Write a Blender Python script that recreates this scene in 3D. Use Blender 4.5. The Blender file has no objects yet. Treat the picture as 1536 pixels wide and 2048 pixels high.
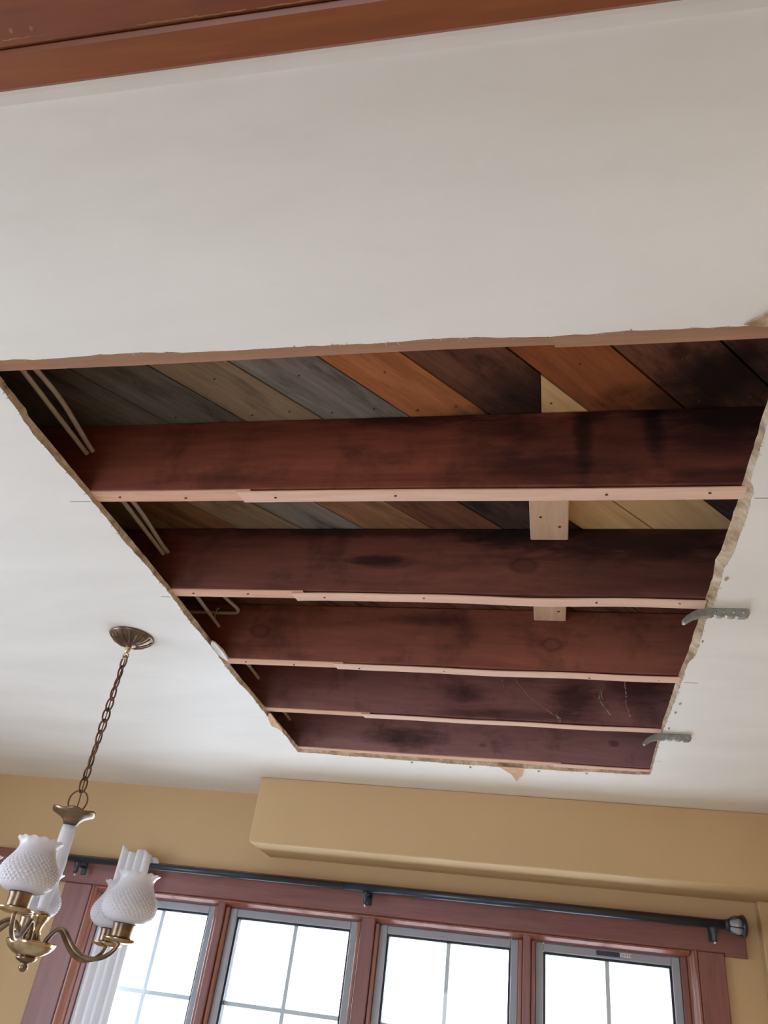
import bpy, math, random
from mathutils import Vector, Matrix
from mathutils.geometry import delaunay_2d_cdt

random.seed(7)
SC = bpy.context.scene
COL = SC.collection
PI = math.pi

# ------------------------------------------------------------------ camera
cam_d = bpy.data.cameras.new('camera')
cam = bpy.data.objects.new('camera', cam_d)
COL.objects.link(cam)
cam_d.sensor_fit = 'HORIZONTAL'
cam_d.sensor_width = 36.0
cam_d.lens = 1550.0 / 1536.0 * 36.0
cam_d.clip_start = 0.02
CAMZ = 1.565
VX = Vector((0.97741895, -0.00349482, -0.21128177))   # world axes seen in the lens frame
VY = Vector((0.17538098, 0.57115221, 0.80188943))
VZ = Vector((0.11787159, -0.82083673, 0.55886792))
right = Vector((VX.x, VY.x, VZ.x)).normalized()
up = -Vector((VX.y, VY.y, VZ.y)).normalized()
back = right.cross(up)
m = Matrix((right, up, back)).transposed().to_4x4()
m.translation = (0, 0, CAMZ)
cam.matrix_world = m
SC.camera = cam

# ------------------------------------------------------------------ sky, light, exposure
w = bpy.data.worlds.new('overcast_sky')
SC.world = w
w.use_nodes = True
bg = w.node_tree.nodes['Background']
bg.inputs['Color'].default_value = (0.86, 0.95, 1.08, 1)
bg.inputs['Strength'].default_value = 4.2
vs = SC.view_settings
vs.view_transform = 'Standard'
vs.look = 'None'
vs.gamma = 1.0
vs.use_curve_mapping = False
vs.exposure = 1.05
try:
    SC.cycles.use_denoising = True
    SC.cycles.max_bounces = 14
    SC.cycles.diffuse_bounces = 8
    SC.cycles.transparent_max_bounces = 16
    SC.cycles.caustics_reflective = False
    SC.cycles.caustics_refractive = False
    SC.cycles.sample_clamp_indirect = 8.0
except Exception:
    pass


def portal(name, loc, rot, sx, sy):
    """sky portal in a window opening: only guides the sampling of the sky, emits nothing itself"""
    l = bpy.data.lights.new(name, 'AREA')
    l.shape = 'RECTANGLE'
    l.size, l.size_y = sx, sy
    l.cycles.is_portal = True
    o = bpy.data.objects.new(name, l)
    o.location = loc
    o.rotation_euler = rot
    COL.objects.link(o)


# room dimensions (metres); camera stands at x = y = 0
XL, XR, YF, YB = -3.3, 0.84, 3.56, -3.2
ZC, ZJ, ZB = 2.44, 2.453, 2.637          # ceiling face, joist underside, board underside
portal('portal_front', (-0.76, 3.66, 1.40), (-PI / 2, 0, 0), 2.5, 1.15)
portal('portal_side', (XL - 0.1, 0.8, 1.30), (0, -PI / 2, 0), 1.5, 1.6)
portal('portal_patio', (-1.3, YB - 0.1, 1.10), (PI / 2, 0, 0), 1.2, 2.0)


# ------------------------------------------------------------------ materials
def lin(c):
    def f(v):
        v /= 255.0
        return v / 12.92 if v <= 0.04045 else ((v + 0.055) / 1.055) ** 2.4
    return (f(c[0]), f(c[1]), f(c[2]), 1.0)


class NT:
    def __init__(self, name):
        self.mat = bpy.data.materials.new(name)
        self.mat.use_nodes = True
        self.t = self.mat.node_tree
        self.b = self.t.nodes['Principled BSDF']
        self.out = self.t.nodes['Material Output']

    def n(self, typ, **kw):
        nd = self.t.nodes.new(typ)
        for k, v in kw.items():
            setattr(nd, k, v)
        return nd

    def l(self, a, b):
        self.t.links.new(a, b)

    def pos(self, scale=(1, 1, 1), rotz=0.0, obj=False):
        src = self.n('ShaderNodeTexCoord').outputs['Object'] if obj else self.n('ShaderNodeNewGeometry').outputs['Position']
        mp = self.n('ShaderNodeMapping')
        mp.inputs['Rotation'].default_value = (0, 0, rotz)
        mp.inputs['Scale'].default_value = scale
        if rotz:
            # rotate first, then scale
            mp.inputs['Scale'].default_value = (1, 1, 1)
            self.l(src, mp.inputs['Vector'])
            m2 = self.n('ShaderNodeMapping')
            m2.inputs['Scale'].default_value = scale
            self.l(mp.outputs[0], m2.inputs['Vector'])
            return m2.outputs[0]
        self.l(src, mp.inputs['Vector'])
        return mp.outputs[0]

    def noise(self, vec, scale, detail=4.0, rough=0.55, dist=0.0):
        nd = self.n('ShaderNodeTexNoise')
        nd.inputs['Scale'].default_value = scale
        nd.inputs['Detail'].default_value = detail
        nd.inputs['Roughness'].default_value = rough
        nd.inputs['Distortion'].default_value = dist
        self.l(vec, nd.inputs['Vector'])
        return nd.outputs['Fac']

    def ramp(self, fac, stops):
        r = self.n('ShaderNodeValToRGB')
        e = r.color_ramp.elements
        e[0].position, e[0].color = stops[0]
        e[1].position, e[1].color = stops[-1]
        for p, c in stops[1:-1]:
            k = e.new(p)
            k.color = c
        self.l(fac, r.inputs['Fac'])
        return r.outputs['Color']

    def mix(self, fac, a, b, mode='MIX'):
        mx = self.n('ShaderNodeMix', data_type='RGBA', blend_type=mode)
        if isinstance(fac, (int, float)):
            mx.inputs[0].default_value = fac
        else:
            self.l(fac, mx.inputs[0])
        for i, v in ((6, a), (7, b)):
            if isinstance(v, tuple):
                mx.inputs[i].default_value = v
            else:
                self.l(v, mx.inputs[i])
        return mx.outputs[2]

    def math(self, op, a, b=None, clamp=False):
        nd = self.n('ShaderNodeMath', operation=op)
        nd.use_clamp = clamp
        for i, v in enumerate((a, b)):
            if v is None:
                continue
            if isinstance(v, (int, float)):
                nd.inputs[i].default_value = v
            else:
                self.l(v, nd.inputs[i])
        return nd.outputs[0]

    def bump(self, h, strength=0.3, dist=0.002):
        b = self.n('ShaderNodeBump')
        b.inputs['Strength'].default_value = strength
        b.inputs['Distance'].default_value = dist
        self.l(h, b.inputs['Height'])
        self.l(b.outputs[0], self.b.inputs['Normal'])

    def blob(self, c, r, soft=0.5, wob=0.45, nscale=9.0, streak=False):
        """soft ellipsoid mask around world point c (for water stains)"""
        p = self.n('ShaderNodeNewGeometry').outputs['Position']
        s = self.n('ShaderNodeVectorMath', operation='SUBTRACT')
        self.l(p, s.inputs[0])
        s.inputs[1].default_value = c
        d = self.n('ShaderNodeVectorMath', operation='DIVIDE')
        self.l(s.outputs[0], d.inputs[0])
        d.inputs[1].default_value = r
        ln = self.n('ShaderNodeVectorMath', operation='LENGTH')
        self.l(d.outputs[0], ln.inputs[0])
        nz = self.noise(self.pos((2.2, 2.2, 9.0)) if streak else p, nscale * (0.5 if streak else 1.0), 6.0, 0.66, 0.5)
        v = self.math('ADD', ln.outputs['Value'], self.math('MULTIPLY', self.math('SUBTRACT', nz, 0.5), wob * 4))
        mr = self.n('ShaderNodeMapRange', interpolation_type='SMOOTHSTEP')
        self.l(v, mr.inputs['Value'])
        mr.inputs['From Min'].default_value = 1.0 - soft
        mr.inputs['From Max'].default_value = 1.0 + soft
        mr.inputs['To Min'].default_value = 1.0
        mr.inputs['To Max'].default_value = 0.0
        return mr.outputs[0]


def simple(name, col, rough=0.5, metal=0.0, spec=0.5, var=0.0, vscale=8.0, bump=0.0, bscale=200.0):
    t = NT(name)
    c = lin(col)
    t.b.inputs['Roughness'].default_value = rough
    t.b.inputs['Metallic'].default_value = metal
    t.b.inputs['Specular IOR Level'].default_value = spec
    p = t.pos()
    nz = t.noise(p, vscale, 4)
    lo = tuple(v * (1 - var) for v in c[:3]) + (1,)
    hi = tuple(min(1, v * (1 + var)) for v in c[:3]) + (1,)
    t.l(t.ramp(nz, [(0.3, lo), (0.7, hi)]), t.b.inputs['Base Color'])
    if bump:
        t.bump(t.noise(p, bscale, 3), bump, 0.001)
    return t.mat


def wood(name, dark, light, axis=0, angle=0.0, grain=9.0, stretch=14.0, rough=0.6, spec=0.3, stains=(), stain_col=(18, 15, 15),
         mould=0.0, bump=0.25, patches=None, rings=(), knots=True):
    """plank or beam wood, grain along an axis (angle: rotation of the grain about z)"""
    t = NT(name)
    t.b.inputs['Roughness'].default_value = rough
    t.b.inputs['Specular IOR Level'].default_value = spec
    sc = [1.0, 1.0, 1.0]
    for k in range(3):
        if k != axis:
            sc[k] = stretch
    v = t.pos(tuple(sc), angle)
    g1 = t.noise(v, grain * 0.35, 6, 0.62, 0.6)
    g2 = t.noise(v, grain * 1.8, 4, 0.5, 0.2)
    g = t.math('ADD', t.math('MULTIPLY', g1, 0.7), t.math('MULTIPLY', g2, 0.3))
    col = t.ramp(g, [(0.33, lin(dark)), (0.5, lin(tuple((a + b) / 2 for a, b in zip(dark, light)))), (0.68, lin(light))])
    raw = t.pos()
    if patches:
        pn = t.noise(raw, patches[1], 3, 0.5)
        col = t.mix(t.ramp(pn, [(0.42, (0, 0, 0, 1)), (0.66, (1, 1, 1, 1))]), col, lin(patches[0]))
    if knots:
        vo = t.n('ShaderNodeTexVoronoi', feature='F1')
        vo.inputs['Scale'].default_value = 3.1
        t.l(t.pos((1.0, 1.0, 1.6)), vo.inputs['Vector'])
        kn = t.ramp(t.math('ADD', vo.outputs['Distance'], t.math('MULTIPLY', g2, 0.03)), [(0.055, (1, 1, 1, 1)), (0.085, (0, 0, 0, 1))])
        col = t.mix(t.math('MULTIPLY', kn, 0.55), col, lin(tuple(c * 0.45 for c in dark)))
    if mould:
        mn = t.noise(t.pos((1.3, 4.5, 4.5), angle) if angle else t.pos((2.0, 2.0, 2.0)), 3.3, 7, 0.68, 0.3)
        mk = t.ramp(mn, [(0.5, (0, 0, 0, 1)), (0.68, (1, 1, 1, 1))])
        col = t.mix(t.math('MULTIPLY', mk, mould), col, lin(stain_col))
    for (c, r) in rings:
        col = t.mix(t.math('MULTIPLY', t.blob(c, r, 0.3, 0.10), 0.5), col, lin(tuple(v * 0.5 for v in dark)))
        col = t.mix(t.math('MULTIPLY', t.blob(c, tuple(v * 0.66 for v in r), 0.2, 0.06), 0.7), col, lin(tuple(v * 0.85 for v in light)))
    for (c, r, s) in stains:
        col = t.mix(t.math('MULTIPLY', t.blob(c, r, 0.6, streak=(axis == 0 and not angle)), s), col, lin(stain_col))
    t.l(col, t.b.inputs['Base Color'])
    t.bump(g, bump, 0.002)
    return t.mat


def make_ceiling_mat():
    t = NT('ceiling_paint')
    t.b.inputs['Roughness'].default_value = 0.5
    t.b.inputs['Specular IOR Level'].default_value = 0.35
    p = t.pos()
    a = t.noise(t.pos((1.0, 3.2, 1.0), 0.12), 1.5, 5, 0.55, 0.4)
    c = t.ramp(a, [(0.3, lin((228, 225, 219))), (0.7, lin((238, 236, 231)))])
    b = t.noise(t.pos((1.0, 5.0, 1.0), -0.1), 3.0, 4, 0.6)
    c = t.mix(t.math('MULTIPLY', t.ramp(b, [(0.6, (0, 0, 0, 1)), (0.8, (1, 1, 1, 1))]), 0.35), c, lin((220, 216, 208)))
    t.l(c, t.b.inputs['Base Color'])
    h = t.math('ADD', t.noise(p, 160, 3), t.math('MULTIPLY', t.noise(t.pos((1, 4, 1), 0.1), 6, 4), 1.6))
    t.bump(h, 0.12, 0.002)
    return t.mat


def make_gypsum_mat():
    t = NT('torn_gypsum_edge')
    t.b.inputs['Roughness'].default_value = 0.95
    t.b.inputs['Specular IOR Level'].default_value = 0.1
    p = t.pos()
    a = t.noise(p, 26, 6, 0.65)
    c = t.ramp(a, [(0.30, lin((132, 108, 86))), (0.45, lin((174, 150, 124))), (0.6, lin((200, 180, 154))), (0.75, lin((216, 206, 192)))])
    t.l(c, t.b.inputs['Base Color'])
    t.bump(t.noise(p, 90, 5, 0.7), 0.8, 0.004)
    return t.mat


def make_milk_glass():
    t = NT('milk_glass')
    t.b.inputs['Base Color'].default_value = lin((236, 234, 238))
    t.b.inputs['Roughness'].default_value = 0.22
    t.b.inputs['Specular IOR Level'].default_value = 0.5
    tr = t.n('ShaderNodeBsdfTranslucent')
    tr.inputs['Color'].default_value = lin((240, 240, 246))
    mx = t.n('ShaderNodeMixShader')
    nz = t.noise(t.pos(), 30, 2)
    t.l(t.math('ADD', 0.24, t.math('MULTIPLY', nz, 0.08)), mx.inputs[0])
    t.l(t.b.outputs[0], mx.inputs[1])
    t.l(tr.outputs[0], mx.inputs[2])
    t.l(mx.outputs[0], t.out.inputs['Surface'])
    return t.mat


def make_curtain():
    t = NT('curtain_cloth')
    t.b.inputs['Roughness'].default_value = 0.85
    t.b.inputs['Specular IOR Level'].default_value = 0.15
    wv = t.noise(t.pos((1, 1, 6)), 260, 2)
    t.l(t.ramp(wv, [(0.3, lin((226, 226, 228))), (0.7, lin((240, 240, 242)))]), t.b.inputs['Base Color'])
    tr = t.n('ShaderNodeBsdfTranslucent')
    tr.inputs['Color'].default_value = lin((236, 238, 244))
    mx = t.n('ShaderNodeMixShader')
    mx.inputs[0].default_value = 0.12
    t.l(t.b.outputs[0], mx.inputs[1])
    t.l(tr.outputs[0], mx.inputs[2])
    t.l(mx.outputs[0], t.out.inputs['Surface'])
    return t.mat


def make_pane():
    t = NT('window_glass')
    tp = t.n('ShaderNodeBsdfTransparent')
    tp.inputs['Color'].default_value = (0.98, 0.99, 0.99, 1)
    gl = t.n('ShaderNodeBsdfGlossy')
    gl.inputs['Roughness'].default_value = 0.02
    lw = t.n('ShaderNodeLayerWeight')
    lw.inputs['Blend'].default_value = 0.5
    fac = t.math('ADD', 0.02, t.math('MULTIPLY', t.math('POWER', lw.outputs['Facing'], 4.0), 0.35))
    mx = t.n('ShaderNodeMixShader')
    t.l(fac, mx.inputs[0])
    t.l(tp.outputs[0], mx.inputs[1])
    t.l(gl.outputs[0], mx.inputs[2])
    t.l(mx.outputs[0], t.out.inputs['Surface'])
    return t.mat


def make_brass(name, base, dark, rough):
    t = NT(name)
    t.b.inputs['Metallic'].default_value = 1.0
    n = t.noise(t.pos(), 22, 5, 0.6)
    t.l(t.ramp(n, [(0.35, lin(dark)), (0.62, lin(base))]), t.b.inputs['Base Color'])
    t.l(t.math('ADD', rough, t.math('MULTIPLY', n, 0.12)), t.b.inputs['Roughness'])
    return t.mat


def make_web():
    t = NT('dusty_cobweb')
    t.b.inputs['Roughness'].default_value = 0.9
    n = t.noise(t.pos(), 120, 3)
    t.l(t.ramp(n, [(0.3, lin((130, 112, 104))), (0.7, lin((190, 176, 166)))]), t.b.inputs['Base Color'])
    tp = t.n('ShaderNodeBsdfTransparent')
    mx = t.n('ShaderNodeMixShader')
    t.l(t.ramp(n, [(0.35, (0.8, 0.8, 0.8, 1)), (0.7, (0.35, 0.35, 0.35, 1))]), mx.inputs[0])
    t.l(t.b.outputs[0], mx.inputs[1])
    t.l(tp.outputs[0], mx.inputs[2])
    t.l(mx.outputs[0], t.out.inputs['Surface'])
    return t.mat


M = {}
M['ceil'] = make_ceiling_mat()
M['gyp'] = make_gypsum_mat()
M['wall'] = simple('tan_wall_paint', (196, 165, 122), 0.55, 0, 0.35, 0.03, 2.0, 0.12, 260)
M['floor'] = simple('pale_carpet', (188, 182, 174), 0.95, 0, 0.1, 0.05, 40, 0.3, 300)
M['wall2'] = simple('pale_wall_paint', (214, 208, 198), 0.6, 0, 0.3, 0.02, 2.0, 0.12, 260)
M['casing'] = wood('stained_casing', (114, 70, 66), (142, 90, 84), axis=2, grain=6, rough=0.34, spec=0.5, bump=0.05, knots=False)
M['casing_h'] = wood('stained_casing_level', (114, 70, 66), (142, 90, 84), axis=0, grain=6, rough=0.34, spec=0.5, bump=0.05, knots=False)
M['bead'] = wood('varnished_bead', (122, 72, 56), (156, 98, 76), axis=2, grain=6, rough=0.28, spec=0.6, bump=0.04, knots=False)
M['beam'] = wood('orange_stained_board', (112, 58, 26), (140, 78, 38), axis=0, grain=6, rough=0.4, spec=0.4, bump=0.08, knots=False)
M['beam2'] = wood('red_stained_board', (104, 52, 36), (134, 72, 42), axis=0, grain=5, rough=0.4, spec=0.4, bump=0.08,
                  patches=((128, 74, 30), 6.0), knots=False)
M['scuff'] = simple('scuffed_varnish', (140, 98, 66), 0.7, 0, 0.3, 0.25, 60)
M['shim'] = wood('shim_card', (200, 154, 130), (220, 178, 154), axis=0, grain=10, rough=0.8, spec=0.15, bump=0.06, knots=False)
M['shim2'] = wood('shim_card_pale', (214, 174, 152), (232, 196, 176), axis=0, grain=10, rough=0.8, spec=0.15, bump=0.06, knots=False)
M['shim0'] = wood('shim_card_brown', (154, 116, 92), (174, 134, 108), axis=0, grain=10, rough=0.8, spec=0.15, bump=0.06, knots=False)
M['pine'] = wood('new_pine', (206, 164, 112), (230, 194, 146), angle=-math.atan2(1, .85), grain=7, rough=0.6, knots=False, bump=0.08)
M['pine_y'] = wood('new_pine_block', (216, 182, 152), (236, 206, 178), axis=1, grain=9, rough=0.65, bump=0.1)
M['dark'] = simple('backing_dark', (30, 24, 22), 0.95, 0, 0.1, 0.2, 8)
M['frame'] = simple('grey_vinyl', (150, 152, 158), 0.4, 0, 0.5, 0.03, 20)
M['gasket'] = simple('black_gasket', (34, 36, 42), 0.5, 0, 0.4, 0.1, 30)
M['grille'] = simple('muntin_glow_pale', (206, 214, 220), 0.5, 0, 0.4, 0.03, 20)  # paled to carry the glow of the bright panes behind
M['glass'] = make_pane()
M['rod'] = simple('black_rod_hazed', (52, 58, 70), 0.3, 0.3, 0.5, 0.08, 20)  # black paint with bluish lens flare haze mixed into the colour
M['crystal'] = simple('frosted_finial', (150, 150, 158), 0.2, 0.0, 0.7, 0.2, 60)
M['steel'] = simple('screw_steel', (190, 190, 190), 0.3, 1.0, 0.5, 0.05, 60)
M['galv'] = simple('cast_grey_metal', (150, 150, 146), 0.5, 0.55, 0.5, 0.16, 70, 0.25, 220)
M['milk'] = make_milk_glass()
M['curtain'] = make_curtain()
M['brass'] = make_brass('polished_brass', (206, 182, 142), (158, 134, 104), 0.14)
M['brass_old'] = make_brass('aged_brass', (146, 124, 100), (102, 84, 70), 0.26)
M['chain'] = make_brass('brown_chain_metal', (122, 92, 72), (84, 62, 52), 0.38)
M['cord'] = simple('brown_cord', (110, 72, 44), 0.6, 0, 0.3, 0.1, 60)
M['cable'] = simple('cable_sheath', (196, 186, 172), 0.55, 0, 0.35, 0.12, 40)
M['web'] = make_web()
M['kraft'] = simple('torn_kraft_paper', (208, 170, 142), 0.9, 0, 0.1, 0.14, 40, 0.3, 160)
M['paper'] = simple('torn_white_paper', (224, 222, 220), 0.9, 0, 0.1, 0.05, 40, 0.3, 160)
M['pencil'] = simple('pencil_grey', (150, 148, 146), 0.8, 0, 0.2, 0.15, 200)
M['sticker'] = simple('white_sticker', (224, 226, 230), 0.5, 0, 0.3, 0.03, 60)
M['ink'] = simple('label_ink', (64, 66, 74), 0.6, 0, 0.2, 0.05, 60)
M['nail'] = simple('rusty_nail', (92, 70, 60), 0.6, 0.4, 0.3, 0.2, 120)
M['ground'] = simple('bounce_ground', (238, 240, 244), 0.95, 0, 0.1, 0.03, 1.5)  # unseen ground, made snow white to bounce daylight up to ceiling and soffit
M['trimw'] = simple('white_trim_paint', (222, 217, 209), 0.45, 0, 0.4, 0.02, 10)


# ------------------------------------------------------------------ mesh helpers
class MB:
    def __init__(self):
        self.v, self.f, self.s = [], [], []

    def add(self, vs_, fs_, smooth=False):
        o = len(self.v)
        self.v += [tuple(p) for p in vs_]
        self.f += [tuple(i + o for i in q) for q in fs_]
        self.s += [smooth] * len(fs_)
        return self

    def box(self, x0, x1, y0, y1, z0, z1, bev=0.0):
        if bev <= 0:
            self.add([(x0, y0, z0), (x1, y0, z0), (x1, y1, z0), (x0, y1, z0), (x0, y0, z1), (x1, y0, z1), (x1, y1, z1), (x0, y1, z1)],
                     [(3, 2, 1, 0), (4, 5, 6, 7), (0, 1, 5, 4), (1, 2, 6, 5), (2, 3, 7, 6), (3, 0, 4, 7)])
            return self
        # chamfered box: 24 corner points
        b = min(bev, (x1 - x0) / 2.2, (y1 - y0) / 2.2, (z1 - z0) / 2.2)
        X, Y, Z = (x0, x1), (y0, y1), (z0, z1)
        idx, vs_ = {}, []
        for i in (0, 1):
            for j in (0, 1):
                for k in (0, 1):
                    for a in range(3):
                        p = [X[i], Y[j], Z[k]]
                        s = [1 if i == 0 else -1, 1 if j == 0 else -1, 1 if k == 0 else -1]
                        for c in range(3):
                            if c != a:
                                p[c] += s[c] * b
                        idx[(i, j, k, a)] = len(vs_)
                        vs_.append(tuple(p))
        fs_ = []
        for a in range(3):
            c1, c2 = [(1, 2), (2, 0), (0, 1)][a]
            for e in (0, 1):
                q = []
                for (u, v) in ((0, 0), (1, 0), (1, 1), (0, 1)):
                    t = [0, 0, 0]
                    t[a], t[c1], t[c2] = e, u, v
                    q.append(idx[(t[0], t[1], t[2], a)])
                fs_.append(tuple(q if e else q[::-1]))
        for a in range(3):
            c1, c2 = [(1, 2), (2, 0), (0, 1)][a]
            for u in (0, 1):
                for v in (0, 1):
                    t0 = [0, 0, 0]; t1 = [0, 0, 0]
                    t0[a], t1[a] = 0, 1
                    t0[c1] = t1[c1] = u
                    t0[c2] = t1[c2] = v
                    q = (idx[(*t0, c1)], idx[(*t1, c1)], idx[(*t1, c2)], idx[(*t0, c2)])
                    fs_.append(q if (u == v) else q[::-1])
        for i in (0, 1):
            for j in (0, 1):
                for k in (0, 1):
                    q = (idx[(i, j, k, 0)], idx[(i, j, k, 1)], idx[(i, j, k, 2)])
                    fs_.append(q if (i + j + k) % 2 == 1 else q[::-1])
        self.add(vs_, fs_)
        return self

    def prism(self, poly, axis, a0, a1):
        """extrude a 2-D polygon along axis (0 x, 1 y, 2 z)"""
        def P(u, v, a):
            return [(a, u, v), (u, a, v), (u, v, a)][axis]
        n = len(poly)
        vs_ = [P(u, v, a0) for u, v in poly] + [P(u, v, a1) for u, v in poly]
        fs_ = [tuple(range(n - 1, -1, -1)), tuple(range(n, 2 * n))]
        fs_ += [(i, (i + 1) % n, n + (i + 1) % n, n + i) for i in range(n)]
        self.add(vs_, fs_)
        return self

    def lathe(self, prof, c=(0, 0, 0), seg=32, fn=None, smooth=True, caps=True):
        vs_, fs_ = [], []
        for j, (r, z) in enumerate(prof):
            for i in range(seg):
                a = 2 * PI * i / seg
                rr, zz = fn(a, r, z, j) if fn else (r, z)
                vs_.append((c[0] + rr * math.cos(a), c[1] + rr * math.sin(a), c[2] + zz))
        for j in range(len(prof) - 1):
            for i in range(seg):
                i2 = (i + 1) % seg
                fs_.append((j * seg + i, j * seg + i2, (j + 1) * seg + i2, (j + 1) * seg + i))
        if caps:
            fs_.append(tuple(range(seg - 1, -1, -1)))
            n = (len(prof) - 1) * seg
            fs_.append(tuple(range(n, n + seg)))
        self.add(vs_, fs_, smooth)
        return self

    def tube(self, pts, r, seg=8, closed=False, smooth=True, squash=1.0):
        pts = [Vector(p) for p in pts]
        n = len(pts)
        rs = r if isinstance(r, (list, tuple)) else [r] * n
        vs_, fs_ = [], []
        prev = None
        for i, p in enumerate(pts):
            if closed:
                t = pts[(i + 1) % n] - pts[i - 1]
            else:
                t = pts[min(i + 1, n - 1)] - pts[max(i - 1, 0)]
            t.normalize()
            if prev is None:
                a = Vector((0, 0, 1)) if abs(t.z) < 0.9 else Vector((1, 0, 0))
                u = t.cross(a).normalized()
            else:
                u = (prev - t * prev.dot(t)).normalized()
            prev = u
            v = t.cross(u)
            for k in range(seg):
                a = 2 * PI * k / seg
                vs_.append(p + (u * math.cos(a) * squash + v * math.sin(a)) * rs[i])
        for i in range(n if closed else n - 1):
            j = (i + 1) % n
            for k in range(seg):
                k2 = (k + 1) % seg
                fs_.append((i * seg + k, i * seg + k2, j * seg + k2, j * seg + k))
        if not closed:
            fs_.append(tuple(range(seg - 1, -1, -1)))
            fs_.append(tuple(range((n - 1) * seg, n * seg)))
        self.add(vs_, fs_, smooth)
        return self

    def build(self, name, mat, parent=None, loc=None, centre=False):
        """one mesh object; geometry is given in world coordinates (or in the parent's frame when the parent is moved later)"""
        me = bpy.data.meshes.new(name)
        off = Vector(loc) if loc else Vector((0, 0, 0))
        if centre and self.v:
            xs = list(zip(*self.v))
            off = Vector(((min(xs[0]) + max(xs[0])) / 2, (min(xs[1]) + max(xs[1])) / 2, min(xs[2])))
        me.from_pydata([tuple(Vector(p) - off) for p in self.v], [], self.f)
        me.polygons.foreach_set('use_smooth', self.s)
        me.update()
        me.materials.append(mat)
        o = bpy.data.objects.new(name, me)
        COL.objects.link(o)
        o.location = off
        if parent:
            o.parent = parent
            p, wl = parent, Vector((0, 0, 0))
            while p:
                wl += Vector(p.location)
                p = p.parent
            o.location = off - wl
        return o


def tag(o, label=None, cat=None, group=None, kind=None):
    if label:
        o['label'] = label
    if cat:
        o['category'] = cat
    if group:
        o['group'] = group
    if kind:
        o['kind'] = kind
    return o


def empty(name, loc=(0, 0, 0)):
    o = bpy.data.objects.new(name, None)
    o.empty_display_size = 0.05
    o.location = loc
    COL.objects.link(o)
    return o


def catmull(pts, n=8):
    P = [Vector(p) for p in pts]
    out = []
    for i in range(len(P) - 1):
        p0, p1, p2, p3 = P[max(i - 1, 0)], P[i], P[i + 1], P[min(i + 2, len(P) - 1)]
        for k in range(n):
            t = k / n
            out.append(0.5 * ((2 * p1) + (p2 - p0) * t + (2 * p0 - 5 * p1 + 4 * p2 - p3) * t * t + (3 * p1 - p0 - 3 * p2 + p3) * t ** 3))
    out.append(P[-1])
    return out


# ------------------------------------------------------------------ ceiling with the cut hole
def lerp_table(tab, t):
    for (a, va), (b, vb) in zip(tab, tab[1:]):
        if t <= b:
            k = (t - a) / (b - a) if b > a else 0
            return va + (vb - va) * max(0, min(1, k))
    return tab[-1][1]


rnd = random.Random(3)


def jag(a):
    return rnd.uniform(-a, a)


# outline of the hole, lower face (room side) and upper face (joist side); near edge, right, far, left
lo_loop, hi_loop = [], []
N = 70
for i in range(N):                       # near edge, left -> right
    t = i / N
    x = -0.948 + t * (0.326 + 0.948)
    y = 0.798 + 0.008 * t + 0.003 * math.sin(t * 23) * math.sin(t * 7) + jag(0.0014)
    lo_loop.append((x, y)); hi_loop.append((x, y + 0.004 + jag(0.001)))
R_LO = [(0.80, 0.318), (0.84, 0.330), (0.95, 0.334), (1.10, 0.338), (1.16, 0.338), (1.19, 0.350), (1.28, 0.3535), (1.40, 0.353), (1.46, 0.345),
        (1.52, 0.348), (1.63, 0.350), (1.66, 0.3445), (1.75, 0.347), (1.86, 0.350), (1.90, 0.346), (1.93, 0.337), (2.05, 0.337), (2.3, 0.334), (2.46, 0.330), (2.87, 0.336)]
R_HI = [(0.80, 0.326), (0.95, 0.329), (1.16, 0.332), (1.40, 0.334), (1.45, 0.327), (1.50, 0.333), (1.90, 0.333), (2.05, 0.327), (2.46, 0.3265), (2.87, 0.333)]
N = 110
for i in range(N):                       # right edge, near -> far
    t = i / N
    y = 0.806 + t * (2.882 - 0.806)
    lo_loop.append((lerp_table(R_LO, y) + jag(0.0010), y))
    hi_loop.append((lerp_table(R_HI, y) + jag(0.0012), y if i else y + 0.004))
F_LO = [(-0.95, 2.880), (-0.56, 2.893), (-0.19, 2.903), (0.05, 2.896), (0.335, 2.880)]
N = 70
for i in range(N):                       # far edge, right -> left
    t = i / N
    x = 0.335 - t * (0.335 + 0.950)
    y = lerp_table(F_LO, x) + 0.002 * math.sin(x * 31) + jag(0.002)
    lo_loop.append((x, y)); hi_loop.append((x, y - 0.020 + jag(0.003)))
N = 110
for i in range(N):                       # left edge, far -> near
    t = i / N
    y = 2.878 - t * (2.878 - 0.80)
    x = -0.962 + 0.004 * math.sin(y * 5.0) + (0.006 if y < 0.95 else 0)
    lo_loop.append((x - 0.003 + 0.0025 * math.sin(y * 17) + jag(0.0018), y))
    hi_loop.append((x + 0.002 + jag(0.001), y))

outer = [(XL, YB), (XR, YB), (XR, YF), (XL, YF)]
pts2 = [Vector(p) for p in outer + lo_loop]
nl = len(lo_loop)
edges = [(i, (i + 1) % 4) for i in range(4)] + [(4 + i, 4 + (i + 1) % nl) for i in range(nl)]
vv, ee, ff, ov, oe, of = delaunay_2d_cdt(pts2, edges, [], 0, 1e-6)


def inside(p, poly):
    c, j = False, len(poly) - 1
    for i in range(len(poly)):
        (xi, yi), (xj, yj) = poly[i], poly[j]
        if (yi > p[1]) != (yj > p[1]) and p[0] < (xj - xi) * (p[1] - yi) / (yj - yi) + xi:
            c = not c
        j = i
    return c


mb = MB()
fs_ = []
for q in ff:
    cx = sum(vv[i].x for i in q) / len(q)
    cy = sum(vv[i].y for i in q) / len(q)
    if not inside((cx, cy), lo_loop):
        fs_.append(tuple(q)[::-1])
mb.add([(p.x, p.y, ZC) for p in vv], fs_)
ceiling = mb.build('ceiling', M['ceil'])
tag(ceiling, 'off white painted plasterboard ceiling with a large cut hole', kind='structure')
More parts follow.
